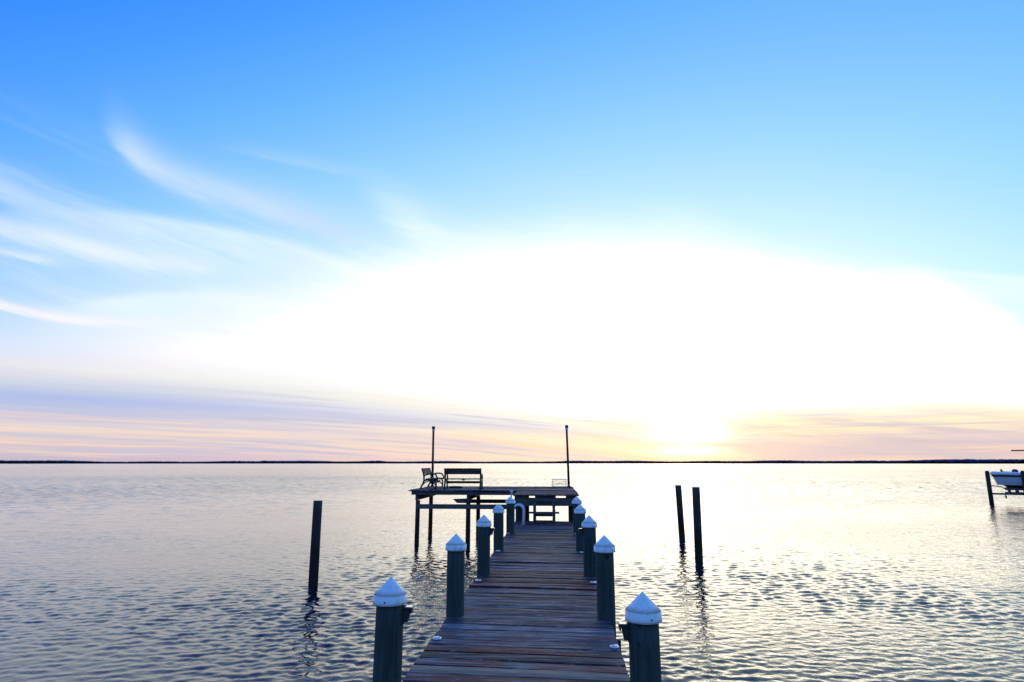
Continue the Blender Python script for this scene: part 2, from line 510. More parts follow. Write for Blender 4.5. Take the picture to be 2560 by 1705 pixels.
# ------------------------------------------------------------------ mesh builder
class MB:
    def __init__(self):
        self.v, self.f, self.sm, self.at = [], [], [], {}

    def add(self, vs, fs, smooth=False, **at):
        b = len(self.v)
        self.v += [tuple(v) for v in vs]
        self.f += [tuple(b + i for i in f) for f in fs]
        self.sm += [smooth] * len(fs)
        for k, val in at.items():
            d = self.at.setdefault(k, {})
            for i in range(len(vs)):
                d[b + i] = val[i] if isinstance(val, (list, tuple)) else val
        return self

    def box(self, x0, x1, y0, y1, z0, z1, ch=0.004):
        """box with chamfered edges"""
        c = min(ch, (x1 - x0) * .3, (y1 - y0) * .3, (z1 - z0) * .3)
        bm = bmesh.new()
        bmesh.ops.create_cube(bm, size=1)
        for v in bm.verts:
            v.co = Vector(((x0 + x1) / 2 + v.co.x * (x1 - x0), (y0 + y1) / 2 + v.co.y * (y1 - y0), (z0 + z1) / 2 + v.co.z * (z1 - z0)))
        bmesh.ops.bevel(bm, geom=list(bm.edges), offset=c, segments=1, affect='EDGES')
        self.bm(bm)
        return self

    def bm(self, bm, smooth=False, mat=None):
        bm.verts.index_update()
        vs = [(mat @ v.co) if mat else v.co.copy() for v in bm.verts]
        fs = [[v.index for v in f.verts] for f in bm.faces]
        self.add(vs, fs, smooth)
        bm.free()

    def tube(self, pts, rad, seg=10, closed=False, caps=True, smooth=True):
        pts = [Vector(p) for p in pts]
        n = len(pts)
        rads = rad if isinstance(rad, (list, tuple)) else [rad] * n
        vs, fs = [], []
        up = None
        for i, p in enumerate(pts):
            if closed:
                d = pts[(i + 1) % n] - pts[i - 1]
            else:
                d = pts[min(i + 1, n - 1)] - pts[max(i - 1, 0)]
            d.normalize()
            if up is None:
                up = Vector((0, 0, 1)) if abs(d.z) < .9 else Vector((1, 0, 0))
            a = d.cross(up)
            if a.length < 1e-4:
                a = d.cross(Vector((0, 1, 0)))
            a.normalize()
            b = a.cross(d)
            up = b
            for k in range(seg):
                t = 2 * math.pi * k / seg
                vs.append(p + (a * math.cos(t) + b * math.sin(t)) * rads[i])
        for i in range(n if closed else n - 1):
            j = (i + 1) % n
            for k in range(seg):
                l = (k + 1) % seg
                fs.append((i * seg + k, i * seg + l, j * seg + l, j * seg + k))
        self.add(vs, fs, smooth)
        if caps and not closed:
            b = len(self.v) - n * seg
            self.f.append(tuple(b + k for k in range(seg)))
            self.f.append(tuple(b + (n - 1) * seg + k for k in reversed(range(seg))))
            self.sm += [False, False]
        return self

    def lathe(self, prof, seg=24, c=(0, 0, 0), smooth=True, wob=None):
        vs, fs = [], []
        n = len(prof)
        for i, (r, z) in enumerate(prof):
            for k in range(seg):
                t = 2 * math.pi * k / seg
                rr = r if wob is None else r * (1 + wob(t, z))
                vs.append((c[0] + rr * math.cos(t), c[1] + rr * math.sin(t), c[2] + z))
        for i in range(n - 1):
            for k in range(seg):
                l = (k + 1) % seg
                fs.append((i * seg + k, i * seg + l, (i + 1) * seg + l, (i + 1) * seg + k))
        self.add(vs, fs, smooth)
        b = len(self.v) - n * seg
        for i, rev in ((0, True), (n - 1, False)):
            ks = reversed(range(seg)) if rev else range(seg)
            self.f.append(tuple(b + i * seg + k for k in ks))
            self.sm.append(False)
        return self

    def prism(self, poly, axis, a, b):
        """extrude a 2-D outline along 'x' (points are y,z) or 'y' (points are x,z)"""
        n = len(poly)
        mk = (lambda p, t: (t, p[0], p[1])) if axis == 'x' else (lambda p, t: (p[0], t, p[1]))
        vs = [mk(p, a) for p in poly] + [mk(p, b) for p in poly]
        fs = [(i, (i + 1) % n, n + (i + 1) % n, n + i) for i in range(n)]
        fs += [tuple(reversed(range(n))), tuple(range(n, 2 * n))]
        self.add(vs, fs)
        return self

    def build(self, name, m, parent=None, loc=None):
        me = bpy.data.meshes.new(name)
        me.from_pydata(self.v, [], self.f)
        for k, d in self.at.items():
            a = me.attributes.new(k, 'FLOAT', 'POINT')
            a.data.foreach_set('value', [float(d.get(i, 0.0)) for i in range(len(self.v))])
        me.polygons.foreach_set('use_smooth', self.sm)
        me.materials.append(m)
        bm = bmesh.new()
        bm.from_mesh(me)
        bmesh.ops.recalc_face_normals(bm, faces=bm.faces)
        bm.to_mesh(me)
        bm.free()
        me.update()
        o = bpy.data.objects.new(name, me)
        col.objects.link(o)
        if parent:
            o.parent = parent
        if loc:
            o.location = loc
        return o


def tag(o, label=None, cat=None, group=None, kind=None):
    if label:
        o['label'] = label
    if cat:
        o['category'] = cat
    if group:
        o['group'] = group
    if kind:
        o['kind'] = kind
    return o


def thing(name, label, cat, loc=(0, 0, 0), rz=0.0, group=None):
    o = bpy.data.objects.new(name, None)
    o.empty_display_size = 0.2
    col.objects.link(o)
    o.location = loc
    o.rotation_euler = (0, 0, rz)
    return tag(o, label, cat, group)


def copy_tree(o, parent=None):
    c = o.copy()
    col.objects.link(c)
    if parent:
        c.parent = parent
    for ch in list(o.children):
        copy_tree(ch, c)
    return c


# ------------------------------------------------------------------ water and far shore
ZW = -1.0

def build_water():
    # columns fine towards the open water, coarse behind the camera
    fine = np.linspace(-R(60), R(58), 800)
    rest = np.linspace(R(58), 2 * math.pi - R(60), 60)[1:-1]
    ang = np.concatenate([fine, rest])
    rad = np.concatenate([[1.2, 2.0], np.exp(np.linspace(math.log(2.6), math.log(160), 1000)), np.exp(np.linspace(math.log(161), math.log(900), 330)), np.exp(np.linspace(math.log(940), math.log(3200), 24))])
    A, Rr = np.meshgrid(ang, rad)
    X = Rr * np.sin(A)
    Y = Rr * np.cos(A)
    Z = np.zeros_like(X)
    dr = np.gradient(rad)[:, None] * np.ones_like(A)
    da = Rr * (R(118) / 800)
    step = np.maximum(dr, da)
    N = 190
    lam = np.exp(nrng.uniform(math.log(0.11), math.log(1.7), N))
    th = nrng.normal(0, R(32), N) + R(90 + 8)
    ph = nrng.uniform(0, 2 * math.pi, N)
    wgt = np.exp(-((np.log(lam) - math.log(0.20)) / 0.66) ** 2)
    slope = WAVE_SLOPE * wgt * math.sqrt(2 / np.sum(wgt ** 2))
    # slow modulation so that wave groups come and go
    mod = 0.78 + 0.42 * np.sin(X * 0.21 + Y * 0.33 + 1.0) * np.sin(X * 0.37 - Y * 0.17 + 2.0) + 0.2 * np.sin(Y * 0.9 + X * 0.31)
    side = np.clip((R(58) - np.abs(A)) / R(4), 0, 1)
    far = np.clip((150 - Rr) / 80, 0, 1)
    for i in range(N):
        k = 2 * math.pi / lam[i]
        fade = np.clip((lam[i] / step - 2.1) / 1.6, 0, 1)
        if fade.max() <= 0:
            continue
        p = k * (X * math.cos(th[i]) + Y * math.sin(th[i])) + ph[i]
        s = np.sin(p)
        Z += (slope[i] / k) * fade * (s + 0.22 * np.cos(2 * p))
    Z *= mod * side * far
    # longer chop out on the open bay
    N2 = 60
    lam2 = np.exp(nrng.uniform(math.log(0.6), math.log(2.6), N2))
    th2 = nrng.normal(0, R(38), N2) + R(90)
    ph2 = nrng.uniform(0, 2 * math.pi, N2)
    s2 = 0.125 * math.sqrt(2 / N2)
    near_in = np.clip((Rr - 22) / 60, 0, 1) * np.clip((420 - Rr) / 300, 0, 1) * side
    Z2 = np.zeros_like(X)
    r0 = int(np.searchsorted(rad, 22))
    r1 = int(np.searchsorted(rad, 905))
    Xs, Ys, St = X[r0:r1], Y[r0:r1], step[r0:r1]
    for i in range(N2):
        k = 2 * math.pi / lam2[i]
        fade = np.clip((lam2[i] / St - 2.2) / 2.0, 0, 1)
        Z2[r0:r1] += (s2 / k) * fade * np.sin(k * (Xs * math.cos(th2[i]) + Ys * math.sin(th2[i])) + ph2[i])
    Z += Z2 * near_in
    nr, na = X.shape
    V_ = np.stack([X, Y, Z], -1).reshape(-1, 3)
    idx = np.arange(nr * na).reshape(nr, na)
    q = np.stack([idx[:-1], idx[1:], np.roll(idx, -1, 1)[1:], np.roll(idx, -1, 1)[:-1]], -1).reshape(-1, 4)
    me = bpy.data.meshes.new("water")
    nv, nf = len(V_), len(q)
    me.vertices.add(nv)
    me.vertices.foreach_set('co', V_.astype(np.float32).ravel())
    me.loops.add(nf * 4)
    me.loops.foreach_set('vertex_index', q.astype(np.int32).ravel())
    me.polygons.add(nf)
    me.polygons.foreach_set('loop_start', np.arange(0, nf * 4, 4, dtype=np.int32))
    me.polygons.foreach_set('loop_total', np.full(nf, 4, dtype=np.int32))
    me.polygons.foreach_set('use_smooth', np.ones(nf, bool))
    me.update(calc_edges=True)
    me.validate()
    me.materials.append(M['water'])
    o = bpy.data.objects.new("water", me)
    o.location = (0, 0, ZW)
    col.objects.link(o)
    tag(o, "rippled bay water mirroring the sunset", None, None, 'structure')


WAVE_SLOPE = 0.2
build_water()

# low land across the bay, with a wood that reads as one dark line
def shore_dist(a):
    return 2450 + 160 * math.sin(a * 3.1 + 1) + 90 * math.sin(a * 7.7)

def shore_h(a):
    d = math.degrees(a)
    h = 7.2 + 1.6 * math.sin(a * 5.0 + 0.4) + 1.1 * math.sin(a * 23.0) + 0.8 * math.sin(a * 61.0)
    if d > 24:
        h += 4.0 * min(1, (d - 24) / 6)
    if -26 < d < -16:
        h += 2.5
    return h

mb = MB()
vs, fs = [], []
n = 160
for i in range(n + 1):
    a = R(-70 + 140 * i / n)
    for k, (dd, z) in enumerate(((-60, ZW - 0.6), (-20, ZW + 0.6), (30, ZW + 2.0), (500, ZW + 5), (2600, ZW + 3))):
        r = shore_dist(a) + dd
        vs.append((r * math.sin(a), r * math.cos(a), z))
for i in range(n):
    for k in range(4):
        b = i * 5 + k
        fs.append((b, b + 1, b + 6, b + 5))
mb.add(vs, fs, True)
tag(mb.build("far_shore", M['land']), "low land on the far side of the bay", None, None, 'structure')

mb = MB()
for i in range(4200):
    a = R(rng.uniform(-66, 66))
    r = shore_dist(a) + rng.uniform(-8, 130)
    h = shore_h(a) * rng.uniform(0.94, 1.03)
    w = h * rng.uniform(1.6, 3.0)
    bm = bmesh.new()
    bmesh.ops.create_icosphere(bm, subdivisions=1, radius=1)
    for v in bm.verts:
        v.co *= rng.uniform(0.8, 1.2)
    mt = Matrix.Translation((r * math.sin(a), r * math.cos(a), ZW + 1.0 + h * 0.52)) @ Matrix.Diagonal((w, w, h * 0.55, 1))
    mb.bm(bm, False, mt)
tag(mb.build("tree_line", M['foliage']), "dark blue line of woods along the far shore", "woods", None, 'stuff')


# ------------------------------------------------------------------ pier
pier = thing("pier", "long narrow wooden pier with red stained grey boards running out from the viewer", "pier", (-0.33, 0, 0))
PX = -0.33

def boards(mb, x0, x1, y0, y1, ztop, w=0.136, gap=0.010, th=0.038, fresh=None, jit=0.012, seed=1, skew=0.0):
    rr = random.Random(seed)
    y = y0
    while y + w * 0.6 < y1:
        ww = min(w * rr.uniform(0.97, 1.02), y1 - y)
        a, b = x0 - rr.uniform(0, jit), x1 + rr.uniform(0, jit)
        nseg = 9
        dz = rr.gauss(0, 0.0034)
        tilt = rr.gauss(0, 0.0040)
        cup = rr.uniform(-0.0015, 0.003)
        warp_p, warp_a = rr.uniform(0, 6), abs(rr.gauss(0, 0.0025))
        yaw = rr.gauss(0, 0.0022) + skew
        r1, r2 = rr.random(), rr.random()
        fr = 1.0 if fresh and fresh(y) else 0.0
        c = 0.007
        prof = [(0, -th), (ww, -th), (ww, -c), (ww - c * .8, -c * .15), (ww * .5, cup), (c * .8, -c * .15), (0, -c)]
        edg = [1, 1, 1, 0.6, 0, 0.6, 1]
        vs, fs, ee = [], [], []
        for s in range(nseg + 1):
            t = s / nseg
            x = a + (b - a) * t
            wz = warp_a * math.sin(warp_p + t * 5.0)
            for (py, pz), e in zip(prof, edg):
                nib = rr.gauss(0, 0.0012)
                vs.append((x, y + py + yaw * (x - (a + b) / 2) + nib, ztop + pz + dz + wz + tilt * (py / ww - .5) * 2 + nib * .5))
                ee.append(e)
        k = len(prof)
        for s in range(nseg):
            for j in range(k):
                l = (j + 1) % k
                fs.append((s * k + j, s * k + l, (s + 1) * k + l, (s + 1) * k + j))
        fs.append(tuple(range(k)))
        fs.append(tuple(nseg * k + j for j in reversed(range(k))))
        mb.add(vs, fs, False, rnd=r1, rnd2=r2, fresh=fr, edge=ee)
        y += ww + gap * rr.uniform(0.5, 1.5)

mb = MB()
boards(mb, -1.195 - PX, 0.535 - PX, -3.0, 18.2, 0.0, w=0.176, gap=0.014, fresh=lambda y: 5.0 < y < 5.18, seed=5, skew=-0.06)
mb.build("deck", M['boards'], pier)
for x in (-1.05, -0.33, 0.38):
    MB().box(x - PX - 0.04, x - PX + 0.04, -3.0, 18.2, -0.235, -0.041).build("stringer", M['timber_y'], pier)
ROWS = [4.45, 7.03, 9.60, 12.17, 14.95]
for y in ROWS:
    MB().box(-1.30 - PX, 0.66 - PX, y + 0.085, y + 0.135, -0.43, -0.238).build("cross_beam", M['timber_x'], pier)

# pilings with white caps
def make_piling(lamp_side):
    root = thing("piling", "x", "piling", (0, 0, ZW - 1.2), 0, "white capped pilings along the pier")
    seed = rng.random() * 9
    wob = lambda t, z: 0.018 * math.sin(2 * t + seed + z * 1.1) + 0.010 * math.sin(5 * t + z * 2.3 + seed) + 0.006 * math.sin(11 * t + seed * 3 + z * .6)
    zt = 0.735 - (ZW - 1.2)
    prof = [(0.104 - 0.008 * k / 14, zt * k / 14) for k in range(15)]
    mb = MB()
    mb.lathe(prof, 40, wob=wob)
    mb.build("post", M['pile'], root)
    cp = MB()
    b = 0.682 - (ZW - 1.2)
    cp.lathe([(0.1050, b + 0.002), (0.1172, b), (0.1182, b + 0.003)], 56)
    cp.lathe([(0.1182, b + 0.003), (0.1168, b + 0.014), (0.1152, b + 0.060)], 56)
    cp.lathe([(0.1152, b + 0.060), (0.1146, b + 0.0625)], 56)
    cp.lathe([(0.1146, b + 0.0625), (0.080, b + 0.0965), (0.040, b + 0.1365), (0.010, b + 0.1665)], 56)
    cp.lathe([(0.010, b + 0.1665), (0.006, b + 0.1695), (0.001, b + 0.1705)], 56)
    cap = cp.build("cap", M['cap'], root)
    sc = MB()
    for t in (R(-97 if lamp_side >= 0 else -70),):
        bm = bmesh.new()
        bmesh.ops.create_uvsphere(bm, u_segments=10, v_segments=6, radius=0.0065)
        sc.bm(bm, True, Matrix.Translation((0.1155 * math.cos(t), 0.1155 * math.sin(t), b + 0.024)))
    sc.build("screw", M['screw'], cap)
    if lamp_side:
        s = lamp_side
        lamp = MB()
        z = b - 0.012
        lamp.box(min(s * 0.088, s * 0.104), max(s * 0.088, s * 0.104), -0.024, 0.024, z - 0.125, z + 0.002, 0.003)
        o = [(s * 0.1045, z - 0.105), (s * 0.130, z - 0.108), (s * 0.146, z - 0.030), (s * 0.104, z - 0.028)]
        lamp.prism(o if s > 0 else o[::-1], 'y', -0.030, 0.030)
        lo = lamp.build("lamp", M['black'], root)
        hood = MB()
        hood.box(min(s * 0.1046, s * 0.166), max(s * 0.1046, s * 0.166), -0.038, 0.038, z - 0.026, z - 0.012, 0.004)
        hood.box(min(s * 0.148, s * 0.160), max(s * 0.148, s * 0.160), -0.034, 0.034, z - 0.050, z - 0.0275, 0.003)
        hood.build("hood", M['black'], lo)
        MB().box(min(s * 0.112, s * 0.156), max(s * 0.112, s * 0.156), -0.028, 0.028, z - 0.0115, z - 0.008, 0.001).build("solar_panel", M['steel'], lo)
    return root

proto = {0: make_piling(0), 1: make_piling(1), -1: make_piling(-1)}
used = set()
SIDE = {
    'L': ([(-1.180, -0.010, 1), (-1.122, 0.0, 0), (-1.122, 0.0, 1), (-1.123, 0.0, 0), (-1.11, 0.0, 0)],
          ["nearest white capped piling on the pier's left edge, black lamp on its right",
           "second nearest white capped piling on the pier's left edge, no lamp",
           "third white capped piling along the pier's left edge, small black lamp on its right",
           "fourth white capped piling along the pier's left edge",
           "farthest white capped piling on the pier's left edge, beside the ladder hoops"]),
    'R': ([(0.551, -0.052, -1), (0.512, 0.0, 0), (0.478, 0.0, -1), (0.455, 0.0, 0), (0.470, 0.0, 0)],
          ["nearest white capped piling on the pier's right edge, black lamp on its left",
           "second nearest white capped piling on the pier's right edge, no lamp",
           "third white capped piling along the pier's right edge, small black lamp on its left",
           "fourth white capped piling along the pier's right edge",
           "farthest white capped piling on the pier's right edge, before the raised platform"])}
for key, (spec, labels) in SIDE.items():
    for i, (x, dz, lamp) in enumerate(spec):
        o = proto[lamp] if lamp not in used else copy_tree(proto[lamp])
        used.add(lamp)
        y = ROWS[i] - (0.15 if key == 'R' and i == 0 else 0)
        o.location = (x, y, ZW - 1.2 + dz)
        if lamp == 0:
            o.rotation_euler = (R(rng.uniform(-.4, .4)), R(rng.uniform(-.4, .4)), rng.uniform(-0.5, 0.9))
        else:
            o.rotation_euler = (R(rng.uniform(-.25, .25)), R(rng.uniform(-.2, .2)), rng.uniform(-0.06, 0.06))
        o['label'] = labels[i]

# solar lights screwed to the deck
def make_deck_light():
    root = thing("deck_light", "x", "deck light", (0, 0, 0), 0, "flat solar lights on the pier deck")
    b = MB()
    b.lathe([(0.040, 0.0), (0.042, 0.004), (0.040, 0.011), (0.036, 0.016), (0.032, 0.0165)], 28)
    b.build("base", M['steel'], root)
    l = MB()
    l.lathe([(0.032, 0.0166), (0.028, 0.019), (0.016, 0.021), (0.003, 0.0215)], 24)
    l.build("lens", M['lens'], root)
    return root

LIGHTS = [(-1.148, 6.11, "deck light on the pier's left edge, nearest the viewer"), (0.492, 5.96, "deck light on the pier's right edge, nearest the viewer"),
          (-1.125, 9.00, "second nearest deck light on the pier's left edge"), (0.480, 8.97, "second nearest deck light on the pier's right edge"),
          (-1.125, 11.94, "third deck light along the pier's left edge"), (0.441, 11.86, "third deck light along the pier's right edge"),
          (-1.14, 14.88, "farthest deck light on the pier's left edge"), (0.43, 14.88, "farthest deck light on the pier's right edge")]
dl = make_deck_light()
for i, (x, y, lab) in enumerate(LIGHTS):
    o = dl if i == 0 else copy_tree(dl)
    o.location = (x, y, 0.004)
    o.rotation_euler = (0, 0, rng.uniform(0, 3))
    o['label'] = lab

# ------------------------------------------------------------------ raised platform at the end
plat = thing("raised_platform", "raised wooden platform on posts at the far end of the pier", "platform", (-1.2, 21.0, 0))
PL = Vector((-1.2, 21.0, 0))
ZT = 0.75
def PB(*a, **k):
    x0, x1, y0, y1, z0, z1 = a
    return (x0 - PL.x, x1 - PL.x, y0 - PL.y, y1 - PL.y, z0, z1)

mb = MB()
boards(mb, -1.24 - PL.x, 0.60 - PL.x, 17.78 - PL.y, 20.36 - PL.y, ZT, seed=21)
boards(mb, -4.88 - PL.x, 0.58 - PL.x, 20.37 - PL.y, 23.75 - PL.y, ZT, seed=22)
mb.build("platform_deck", M['boards'], plat)

def beam(name, x0, x1, y0, y1, z0, z1, m):
    return MB().box(*PB(x0, x1, y0, y1, z0, z1)).build(name, m, plat)

# rim boards and fascia
beam("rim_board", -4.80, -1.16, 20.43, 20.475, 0.595, 0.708, M['timber_x'])
beam("rim_board", -4.80, 0.54, 23.62, 23.665, 0.58, 0.708, M['timber_x'])
beam("rim_board", -4.80, -4.755, 20.478, 23.617, 0.595, 0.708, M['timber_y'])
beam("rim_board", 0.50, 0.545, 17.99, 23.617, 0.56, 0.708, M['timber_y'])
beam("rim_board", -1.155, -1.11, 17.99, 23.617, 0.56, 0.708, M['timber_y'])
# deep beams front to back on top of the posts
beam("support_beam", -4.68, -4.60, 20.50, 23.58, 0.42, 0.592, M['timber_y'])
beam("support_beam", -2.97, -2.89, 20.50, 23.58, 0.42, 0.592, M['timber_y'])
for x in (-4.2, -3.7, -3.25, -2.45, -2.0, -1.55):
    beam("joist", x - 0.02, x + 0.02, 20.478, 23.617, 0.61, 0.706, M['timber_y'])
# header of the front bay, the blocking leaves two slots of daylight under the boards
beam("header_beam", -1.22, 0.55, 17.88, 17.985, 0.43, 0.652, M['timber_x'])
for x0, x1 in ((-1.22, -0.82), (-0.635, -0.04), (0.24, 0.50)):
    beam("blocking", x0, x1, 17.90, 17.96, 0.655, 0.708, M['timber_x'])
# posts
POSTS = [(-4.60, 20.55), (-2.92, 20.55), (-4.71, 23.25), (-2.93, 23.25), (-1.12, 18.10), (-1.12, 20.60), (-1.12, 23.25), (0.48, 18.10), (0.48, 20.60), (0.48, 23.25)]
for i, (x, y) in enumerate(POSTS):
    s = rng.random() * 6
    mb = MB()
    zt = 0.415 if x < -2 else (0.70 if y > 18.5 else 0.70)
    z0 = ZW - 1.2
    wob = lambda t, z, s=s: 0.02 * math.sin(2 * t + s + z) + 0.01 * math.sin(5 * t + z * 2 + s)
    r = 0.075 if x < -2 else 0.082
    mb.lathe([(r * 1.08 - r * .1 * k / 8, z0 + (zt - z0) * k / 8) for k in range(9)], 20, c=(x - PL.x, y - PL.y, 0), wob=wob)
    mb.build("post", M['old_pile'], plat)
# low bracing
beam("brace", -4.60, -1.04, 20.41, 20.468, 0.150, 0.300, M['timber_x'])
mb = MB()
mb.prism([(-3.86 - PL.x, 0.305), (-3.70 - PL.x, 0.170), (-1.04 - PL.x, 0.170), (-1.04 - PL.x, 0.305)], 'y', 23.10 - PL.y, 23.16 - PL.y)
mb.build("brace", M['timber_x'], plat)
mb = MB()
mb.prism([(-3.42 - PL.x, 0.455), (-3.28 - PL.x, 0.34), (-2.86 - PL.x, 0.36), (-2.86 - PL.x, 0.475)], 'y', 20.64 - PL.y, 20.70 - PL.y)
mb.build("brace", M['timber_x'], plat)

# steps from the pier up to the platform
steps = thing("steps", "open wooden steps leading from the pier up onto the raised platform", "steps", (-0.37, 17.6, 0))
for x in (-0.637, -0.10):
    MB().box(x + 0.37 - 0.042, x + 0.37 + 0.042, 0.02, 0.11, 0.004, 0.42).build("stringer", M['timber_z'], steps)
MB().box(-0.43, 0.42, -0.16, 0.13, 0.262, 0.302).build("tread", M['timber_x'], steps) if False else None
MB().box(-0.425, 0.42, -0.20, 0.016, 0.255, 0.297).build("tread", M['timber_x'], steps)
MB().box(-0.385, 0.42, 0.02, 0.17, 0.575, 0.615).build("tread", M['timber_x'], steps)
for x in (-0.267, 0.27):
    MB().box(x - 0.042, x + 0.042, 0.03, 0.10, 0.424, 0.572).build("tread_block", M['timber_z'], steps)
MB().box(-0.224, 0.227, 0.03, 0.075, 0.165, 0.235).build("riser", M['timber_x'], steps)
MB().box(-0.224, 0.227, 0.03, 0.075, 0.006, 0.060).build("riser", M['timber_x'], steps)

# swim ladder: two hoops over the left edge, rungs below
lad = thing("swim_ladder", "pale tubular swim ladder with arched hoops at the pier's left edge by the platform", "ladder", (-1.06, 17.3, 0))
for dy in (-0.22, 0.22):
    pts = [(-0.18, dy, -1.75), (-0.18, dy, -0.6), (-0.15, dy, 0.0), (-0.15, dy, 0.33)]
    for k in range(1, 12):
        t = math.pi * (1 - k / 12)
        pts.append((-0.005 + 0.145 * math.cos(t), dy, 0.355 + 0.145 * math.sin(t)))
    pts += [(0.140, dy, 0.33), (0.132, dy, 0.1), (0.13, dy, 0.004)]
    MB().tube(pts, 0.024, 12).build("hoop", M['tube'], lad)
    MB().lathe([(0.055, 0.001), (0.055, 0.010), (0.026, 0.014)], 16, c=(0.13, dy, 0.002)).build("foot_plate", M['steel'], lad)
for z in (-0.35, -0.65, -0.95, -1.25, -1.55):
    MB().tube([(-0.17, -0.2, z), (-0.17, 0.2, z)], 0.02, 8).build("rung", M['tube'], lad)

# small pale lamp on the corner of the platform
lamp = thing("edge_lamp", "small pale lamp on a stem at the platform's front left corner", "lamp", (-1.30, 17.84, 0.62))
MB().tube([(0.03, 0.05, 0.0), (0.0, 0.0, 0.02), (0.0, 0.0, 0.12)], 0.014, 8).build("stem", M['black'], lamp)
MB().lathe([(0.022, 0.12), (0.030, 0.15), (0.042, 0.205), (0.050, 0.215), (0.046, 0.228), (0.012, 0.240)], 16).build("lamp_head", M['lens'], lamp)

# benches
def make_bench(L, name_wood):
    root = thing("bench", "x", "bench", (0, 0, 0), 0, "slatted benches on the raised platform")
    # profile in (d, z): d runs from the back foot to the front
    for s in (-1, 1):
        x = s * (L / 2 - 0.03)
        fr = MB()
        P = lambda d, z: (x, d, z)
        fr.tube([P(0.0, 0.0), P(0.05, 0.10), P(0.105, 0.20), P(0.125, 0.30), P(0.122, 0.42), P(0.10, 0.52), P(0.045, 0.69)], 0.031, 8)
        fr.tube([P(0.535, 0.0), P(0.55, 0.12), P(0.545, 0.24), P(0.52, 0.31)], 0.028, 8)
        fr.tube([P(0.115, 0.27), P(0.25, 0.305), P(0.40, 0.315), P(0.54, 0.30)], 0.027, 8)
        fr.tube([P(0.115, 0.44), P(0.20, 0.475), P(0.34, 0.505), P(0.46, 0.505), P(0.53, 0.475), P(0.575, 0.40), P(0.59, 0.35), P(0.56, 0.31)], 0.027, 8)
        fr.tube([P(0.06, 0.12), P(0.17, 0.22), P(0.30, 0.27), P(0.43, 0.235), P(0.53, 0.12)], 0.02, 8)
        fr.build("end_frame", M['bench_iron'], root)
    seat = MB()
    for k in range(6):
        d = 0.17 + k * 0.068
        seat.box(-L / 2, L / 2, d, d + 0.056, 0.331 - 0.004 * abs(k - 2.5), 0.356 - 0.004 * abs(k - 2.5), 0.006)
    seat.build("seat", M[name_wood], root)
    back = MB()
    for k, (z0, z1) in enumerate(((0.495, 0.560), (0.5605, 0.627), (0.6275, 0.695))):
        d = 0.128 - (z0 - 0.40) * 0.29
        back.prism([(d + 0.012, z0), (d + 0.035, z0 + 0.006), (d + 0.035 - 0.018, z1), (d - 0.006, z1 - 0.006)], 'x', -L / 2 + 0.005, L / 2 - 0.005)
    back.build("backrest", M[name_wood], root)
    st = MB()
    st.box(-L / 2 + 0.03, L / 2 - 0.03, 0.44, 0.475, 0.185, 0.265, 0.006)
    st.build("stretcher", M[name_wood], root)
    MB().box(-0.035, 0.035, 0.15, 0.5, 0.290, 0.318, 0.004).build("seat_strap", M['bench_iron'], root)
    return root

b1 = make_bench(1.27, 'bench_wood')
b1.location = (-3.17, 20.80, ZT + 0.004)
b1['label'] = "dark slatted bench turned away from the viewer at the platform's front edge"
b2 = copy_tree(b1)
b2.location = (-4.68, 21.80, ZT + 0.004)
b2.rotation_euler = (0, 0, R(-90))
b2['label'] = "dark bench seen end on at the platform's left side, facing right"

# lamp posts at the rear corners
def make_lamp_post(h, lean):
    root = thing("lamp_post", "x", "lamp post", (0, 0, ZT), 0, "thin lamp posts on the platform's rear corners")
    MB().tube([(0, 0, 0.012), (lean * 0.5, 0, h * 0.5), (lean, 0, h - 0.20)], [0.046, 0.043, 0.040], 14).build("pole", M['black'], root)
    MB().lathe([(0.10, 0.0), (0.10, 0.012), (0.055, 0.03), (0.042, 0.07)], 20, c=(0, 0, 0.003)).build("base_plate", M['black'], root)
    MB().lathe([(0.036, h - 0.20), (0.050, h - 0.19), (0.056, h - 0.13), (0.050, h - 0.105)], 18, c=(lean, 0, 0)).build("collar", M['lens'], root)
    MB().lathe([(0.050, h - 0.104), (0.060, h - 0.10), (0.062, h - 0.015), (0.052, h)], 18, c=(lean, 0, 0)).build("lamp_cap", M['black'], root)
    return root
lp = make_lamp_post(2.27, -0.042)
lp.location = (0.432, 23.3, ZT + 0.004)
lp['label'] = "thin black lamp post at the platform's rear right corner, leaning slightly left"
lp2 = make_lamp_post(2.24, -0.008)
lp2.location = (-4.665, 23.2, ZT + 0.004)
lp2['label'] = "thin black lamp post behind the end-on bench at the rear left corner"

# wire crab trap beside the right lamp post
trap = thing("crab_trap", "faint wire crab trap on the platform beside the right lamp post", "crab trap", (0.08, 23.15, ZT + 0.006), 0.1)
mb = MB()
hx, hy, hz = 0.25, 0.20, 0.28
for z in (0.012, hz):
    mb.tube([(-hx, -hy, z), (hx, -hy, z), (hx, hy, z), (-hx, hy, z)], 0.008, 6, closed=True)
for sx in (-1, 1):
    for sy in (-1, 1):
        mb.tube([(sx * hx, sy * hy, 0.012), (sx * hx, sy * hy, hz)], 0.008, 6)
mb.build("frame", M['wire'], trap)
mb = MB()
for k in range(1, 7):
    x = -hx + 2 * hx * k / 7
    for sy in (-1, 1):
        mb.tube([(x, sy * hy, 0.012), (x, sy * hy, hz)], 0.003, 5)
    mb.tube([(x, -hy, hz), (x, hy, hz)], 0.003, 5)
for k in range(1, 4):
    z = hz * k / 4
    mb.tube([(-hx, -hy, z), (hx, -hy, z), (hx, hy, z), (-hx, hy, z)], 0.003, 5, closed=True)
mb.build("mesh_panel", M['wire'], trap)
mb = MB()
mb.tube([(-0.12, -hy, 0.12), (-0.02, -0.05, 0.14), (0.1, -hy, 0.10)], 0.008, 6)
